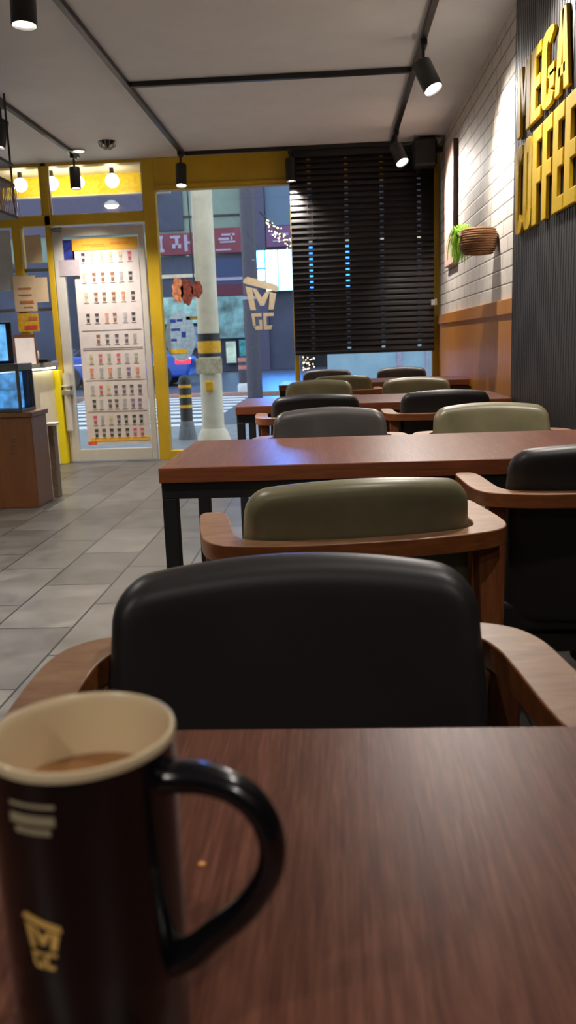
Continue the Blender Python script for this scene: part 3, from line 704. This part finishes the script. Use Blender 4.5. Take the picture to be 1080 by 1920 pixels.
for i in range(9): cw.box(-5.5, -1.85, 12.0+i*.78, 12.42+i*.78, -.11, -.105)
tag(cw.build('crosswalk', 'stripe'), 'white crosswalk stripes on the street seen low through the window', 'crosswalk', kind='structure')
structure(MB().box(-12, 8, 18.7, 18.95, -.11, -.03).build('kerb', simple('pinkish_kerb', (170, 130, 120), .6)))
# added soffit and fascia, imitating the room mirrored in the transoms
cy = thing('reflection_canopy', 'added white soffit with yellow fascia imitating a reflection above the door', 'canopy', (-2.3, YF+.1, 2.5))
MB().box(-2.2, .80, .0, .62, .12, .2).build('soffit', 'white', cy); MB().box(-2.2, .80, .60, .66, -.055, .14).build('fascia', simple('fascia_yellow', (244, 200, 30), .5), cy); MB().box(-2.2, .80, .59, .67, -.067, -.055).build('fascia_edge', 'white_frame', cy)
M['globe'] = emis('reflection_glow', (255, 236, 200), 22)  # glowing globes added outside in place of room lights mirrored in the glass
for i, (x, lb) in enumerate(((-2.53, 'added globe for a room light mirrored in the transom, leftmost of the row'), (-2.29, 'added globe for a room light mirrored in the transom, right behind the black spotlight'), (-1.97, 'added globe for a room light mirrored in the transom, nearest the yellow post'), (-2.82, 'added globe for a room light mirrored in the small transom pane at the left edge'))):
    t = thing('reflection_globe', lb, 'lamp', (x, 8.1, 2.62), 0, 'added bulbs standing in for mirrored room lights')
    MB().tube([(0,0,-.06), (0,0,0)], .02, 10).build('socket', 'lamp_black', t, True)
    MB().lathe([(.06*math.sin(math.pi*k/12)+.0005, -.11-.06*math.cos(math.pi*k/12)) for k in range(13)], n=24).build('bulb', 'globe', t, True)
# big concrete pole with warning band
pl = thing('utility_pole', 'thick pale concrete pole right outside the window', 'pole', (-1.40, 9.75, -.1))
MB().lathe([(.128, 0), (.118, 1.6), (.108, 7)], n=32, capb=True, capt=True).build('shaft', 'concrete', pl, True)
MB().lathe([(.20, 0), (.19, .05), (.16, .14), (.128, .18)], n=32, capb=True).build('footing', 'concrete', pl, True)
q = MB(); q.lathe([(.126, 1.16), (.128, 1.16), (.128, 1.24), (.126, 1.24)], n=32); q.lathe([(.126, .985), (.129, .985), (.129, 1.02), (.126, 1.02)], n=32); q.build('black_band', 'bollard_black', pl, True)
MB().lathe([(.126, 1.03), (.131, 1.03), (.131, 1.155), (.126, 1.155)], n=32).build('yellow_band', 'band_yellow', pl, True)
MB().box(-.14, .15, -.145, -.12, .80, .97).build('notice_plate', simple('beige_plate', (200, 190, 160), .6), pl, bevel=.004)
MB().box(-.05, .05, -.16, -.12, .60, .72).build('button_box', 'band_yellow', pl, bevel=.02, seg=3)
q = MB().tube([(-.09, -.09, 4.2), (-.14, -.1, 3.0), (-.12, -.08, 1.7)], .008, 6); q.build('cable', 'bollard_black', pl, True)
sa = MB().box(-.86, -.25, -.02, .02, 3.2-.36, 3.25-.36); sa.tube([(-.25, 0, 2.87), (.0, 0, 2.81)], .02, 8); sa.build('bracket_arm', 'white_frame', pl)
bo = thing('bollard', 'black bollard with yellow rings at the left of the window', 'bollard', (-1.80, 10.3, -.1))
MB().lathe([(.075, .0), (.075, .70), (.06, .75), (.02, .77)], n=24, capb=True).build('post', 'bollard_black', bo, True)
q = MB()
for z in (.62, .50, .38): q.lathe([(.075, z), (.0775, z), (.0775, z+.035), (.075, z+.035)], n=24)
q.build('ring', 'band_yellow', bo, True); MB().lathe([(.11, 0), (.11, .04), (.08, .2), (.075, .22)], n=24, capb=True).build('base', simple('bollard_grey', (110, 112, 118), .6), bo, True)
b2 = thing('bollard', 'small distant bollard with pinkish rings beyond the kerb', 'bollard', (-2.07, 19.5, -.11))
MB().lathe([(.09, .0), (.09, .78), (.03, .82)], n=16, capb=True).build('post', 'pole_dark', b2, True)
q = MB(); 
for z in (.72, .55): q.lathe([(.09, z), (.095, z), (.095, z+.09), (.09, z+.09)], n=16)
q.build('ring', simple('pink_ring', (200, 130, 120), .6), b2, True); MB().lathe([(.13, 0), (.13, .2), (.09, .24)], n=16, capb=True).build('base', 'stripe', b2, True)
dp = thing('steel_pole', 'dark steel pole standing between the cup logo and the pavement', 'pole', (-1.66, 17.9, -.11))
MB().lathe([(.16, 0), (.155, 2.0), (.15, 7)], n=24, capb=True, capt=True).build('shaft', 'pole_dark', dp, True); MB().lathe([(.157, 2.0), (.165, 2.0), (.165, 2.06), (.157, 2.06)], n=24).build('collar', 'sign_letter', dp, True)
# buildings across the street
B = 36.0
bd2 = thing('building', 'pale green clad building across the street with red sign boards', 'building', (-3, B, -.11))
X = lambda x: x+3; Z = lambda z: z+.11
MB().box(X(-16), X(-1.3), 0, 6, 0, Z(11)).build('wall', 'facade_green', bd2)
MB().box(X(-16), X(-1.3), -.25, -.02, Z(-.1), Z(4.55)).build('dark_shopfront', 'facade_dark', bd2)
q = MB()
for z in (6.08, 7.6): q.box(X(-16), X(-1.3), -.06, 0, Z(z), Z(z+.07))
q.build('panel_joint', 'bollard_black', bd2)
MB().box(X(-6.95), X(-5.95), -.1, 0, Z(5.6), Z(7.6)).build('window', 'facade_dark', bd2)
MB().box(X(-3.48), X(-2.62), -.45, -.02, Z(-.1), Z(11)).build('pilaster', simple('pilaster_mauve', (78, 76, 104), .6), bd2)
MB().box(X(-16), X(-6.96), -.12, -.0, Z(5.6), Z(8.2)).build('window', simple('mauve_glazing', (86, 80, 106), .5), bd2)
MB().box(X(-2.6), X(-1.3), -.2, 0, Z(5.6), Z(9)).build('window', simple('glazing_blue', (84, 112, 140), .3), bd2)
MB().box(X(-4.75), X(-3.5), -.3, -.24, Z(3.0), Z(4.4)).build('glazing', simple('glazing_navy', (40, 60, 104), .3), bd2)
MB().box(X(-4.75), X(-3.5), -.34, -.25, Z(3.55), Z(3.66)).build('ledge', 'sign_letter', bd2)
MB().box(X(-7.0), X(-5.5), -.34, -.25, Z(3.72), Z(3.86)).build('ledge', 'concrete', bd2)
MB().box(X(-4.8), X(-3.2), -.36, -.25, Z(2.95), Z(3.4)).build('fascia', simple('maroon_fascia', (96, 40, 60), .6), bd2)
def signboard(label, x0, x1, z0, z1, strokes, mat_='sign_red', d=.45):
    t = thing('signboard', label, 'sign', ((x0+x1)/2, B-d, z0)); h = (x1-x0)/2
    MB().box(-h, h, 0, d-.27, 0, z1-z0).build('board', mat_, t, bevel=.02)
    if strokes:
        q = MB()
        for a_, b_, c_2, d_ in strokes: q.box(-h+a_*2*h, -h+b_*2*h, -.03, 0, c_2*(z1-z0), d_*(z1-z0))
        q.build('lettering', 'sign_letter', t)
    return t
signboard('red shop sign with large pale Korean letters left of the concrete pole', -6.95, -5.3, 4.60, 5.45, [(.0,.12,.75,.9),(.05,.1,.3,.75),(.0,.14,.15,.3),(.3,.55,.76,.88),(.42,.5,.45,.76),(.34,.42,.3,.5),(.48,.56,.3,.5),(.64,.72,.15,.9),(.72,.78,.5,.6),(.85,1,.7,.8),(.9,.95,.2,.7)])
signboard('red shop sign with pale lettering between the two poles', -4.75, -3.52, 4.60, 5.58, [(.3,.75,.68,.76),(.2,.55,.5,.6),(.25,.75,.4,.47),(.6,.66,.5,.74),(.1,.6,.1,.16)])
signboard('purplish red shop sign above the glowing blue signs', -2.58, -1.3, 4.75, 5.55, [(.15,.7,.55,.65),(.2,.75,.25,.32)], simple('sign_mauve', (116, 76, 120), .6))
M['sign_white'] = emis('sign_glow_white', (60, 140, 255), 75)
M['sign_blue'] = emis('sign_glow_blue', (40, 120, 255), 6.0)
M['sign_cyan'] = emis('sign_glow_cyan', (150, 220, 245), .9, .6, 1.2)
def lit(label, x0, x1, z0, z1, m, d=.75, cut=None):
    t = thing('lit_sign', label, 'sign', ((x0+x1)/2, B-d, z0)); h = (x1-x0)/2
    MB().box(-h-.03, h+.03, .02, d-.51 if d > .6 else max(d-.28, .27), -.03, z1-z0+.03).build('box', 'facade_dark', t); MB().box(-h, h, 0, .02, 0, z1-z0).build('face', m, t)
    return t
lit('glaring white blue vertical sign, the left one of the bright pair', -2.62, -2.16, 3.05, 4.60, 'sign_white')
lit('glaring white blue vertical sign partly behind the yellow mullion', -2.11, -1.50, 3.05, 4.60, 'sign_white')
lit('short white sign hanging left off the bright pair', -2.97, -2.679, 3.95, 4.60, 'sign_white')
lit('small white square sign under the short one', -2.95, -2.679, 3.45, 3.88, 'sign_white')
lit('broad glowing blue sign seen only through the cord holes of the blind', -1.33, 1.38, 3.23, 4.98, 'sign_blue', -1.72)
lit('cyan lit window poster of the shop between the two poles', -4.80, -3.62, 1.25, 2.90, 'sign_cyan', .55)
M['door_glow'] = emis('shop_door_glow', (210, 244, 236), 1.3, .3, 2)
lit('pale lit doorway of the shop between the two poles', -4.40, -4.0, .25, 1.1, 'door_glow', .55)
M['cyan2'] = emis('cyan_screen', (70, 190, 220), 1.0, .5, 3)
lit('turquoise lit panel next to the pale doorway', -3.85, -3.52, .5, 1.15, 'cyan2', .55)
lit('pale cyan lit shopfront left of the concrete pole', -6.9, -5.5, 1.9, 2.95, simple_glow := emis('cyan_white', (170, 230, 240), 1.2, .5, 1.5), .55)
lit('low bluish lit shop panel left of the concrete pole', -6.0, -5.45, .9, 1.75, emis('blue_white', (140, 180, 235), .9, .4, 3), .55)
lp = thing('reflection_lamp', 'added white oval lamp on the far building imitating a reflection in the transom', 'lamp', (-8.79, B-.25, 6.65))  # invented lamp, stands in for an oval reflection in the transom glass
MB().lathe([(.28, 0), (.3, .08), (.1, .2), (.001, .2)], n=24, sy=.6).build('shade', 'white_frame', lp, True); MB().lathe([(.3, .0), (.2, -.1), (.001, -.12)], n=24, sy=.6).build('bulb', emis('oval_glow', (255, 245, 225), 5), lp, True); MB().box(-.03, .03, 0, .25, .08, .14).build('arm', 'bollard_black', lp)
bd3 = thing('building', 'dusky blue grey building at the right beyond the blind', 'building', (8, 38, -.11))
MB().box(-9.2, 9, 0, 5, 0, 10).build('wall', simple('facade_dusk', (26, 30, 42), .7, 0, .1, .4), bd3); MB().box(-9.2, 9, -.1, 0, 5.2, 5.4).build('cornice', 'concrete', bd3)
# car
car = thing('car', 'blue car with a glowing red tail light passing outside', 'car', (-6.2, 25.0, -.11), R(0))
def carbody(z0, prof_, hw):
    q = MB(); q.prism(prof_, lambda a_, b_, t: (a_, t, b_), -hw, hw); return q
carbody(0, [(-2.1,.25),(2.05,.25),(2.15,.45),(2.12,.75),(1.95,.88),(1.1,.92),(-1.2,.92),(-2.05,.78),(-2.15,.5)], .85).build('body', simple('car_blue', (20, 80, 190), .25, 0, .05, 1, .6), car, bevel=.08, seg=3, smooth=True)
carbody(0, [(-1.3,.9),(1.35,.9),(.85,1.38),(-.6,1.4)], .72).build('cabin', 'facade_dark', car, bevel=.06, seg=3, smooth=True)
for sx in (-1.3, 1.3):
    for sy in (-.78, .78):
        q = MB(); q.tube([(sx, sy-.1, .32), (sx, sy+.1, .32)], .32, 24); q.build('wheel', 'bollard_black', car, True)
MB().box(1.75, 2.16, -.88, -.7, .62, .78).build('tail_light', emis('tail_red', (255, 30, 50), 6), car, bevel=.03)
# string lights
sl = MB(); wire = MB()
pts0 = []
for i in range(70):
    t_ = i/69; x = -.87+.42*t_+random.uniform(-.04, .04); z = 2.62-.42*t_+random.uniform(-.07, .07); pts0.append((x, 12.0+random.uniform(-.05,.05), z))
for i in range(22): pts0.append((-.36+random.uniform(-.07,.09), 12.0, .72+random.uniform(-.1,.08)))
for i in range(26): pts0.append((-.46+random.uniform(-.06,.07), 12.0, 1.32+random.uniform(-.09,.08)))
for (x, y_, z) in pts0: sl.lathe([(.001, -.009), (.009, 0), (.001, .009)], (x, y_, z), 6)
st = thing('string_lights', 'sparkling clusters of tiny warm string lights outside beside the mullion', 'lights', (0, 0, 0)); 
sl.build('bulbs', emis('string_bulb', (255, 226, 170), 7), st)['kind'] = 'stuff'
q = MB(); q.tube([(-.95, 12.02, 2.75), (-.65, 12.02, 2.42), (-.43, 12.02, 2.1), (-.46, 12.02, 1.32), (-.36, 12.02, .7), (-.36, 12.02, -.1)], .012, 6); q.build('wire', 'bollard_black', st, True)
# hoarding to the right
hg = thing('hoarding', 'pale blue site hoarding visible under the blind', 'fence', (1.6, 20, -.11))
MB().box(-1.75, -.15, 0, .06, 0, 1.05).box(-.05, 3.6, 0, .06, 0, 1.05).build('panel', simple('hoarding_blue', (150, 185, 205), .6, 0, .06, 2), hg)
MB().box(-.15, -.05, -.04, .1, 0, 1.1).box(.5, .56, -.04, .0, 0, 1.05).build('post', 'sign_letter', hg)
bpy.context.view_layer.update()
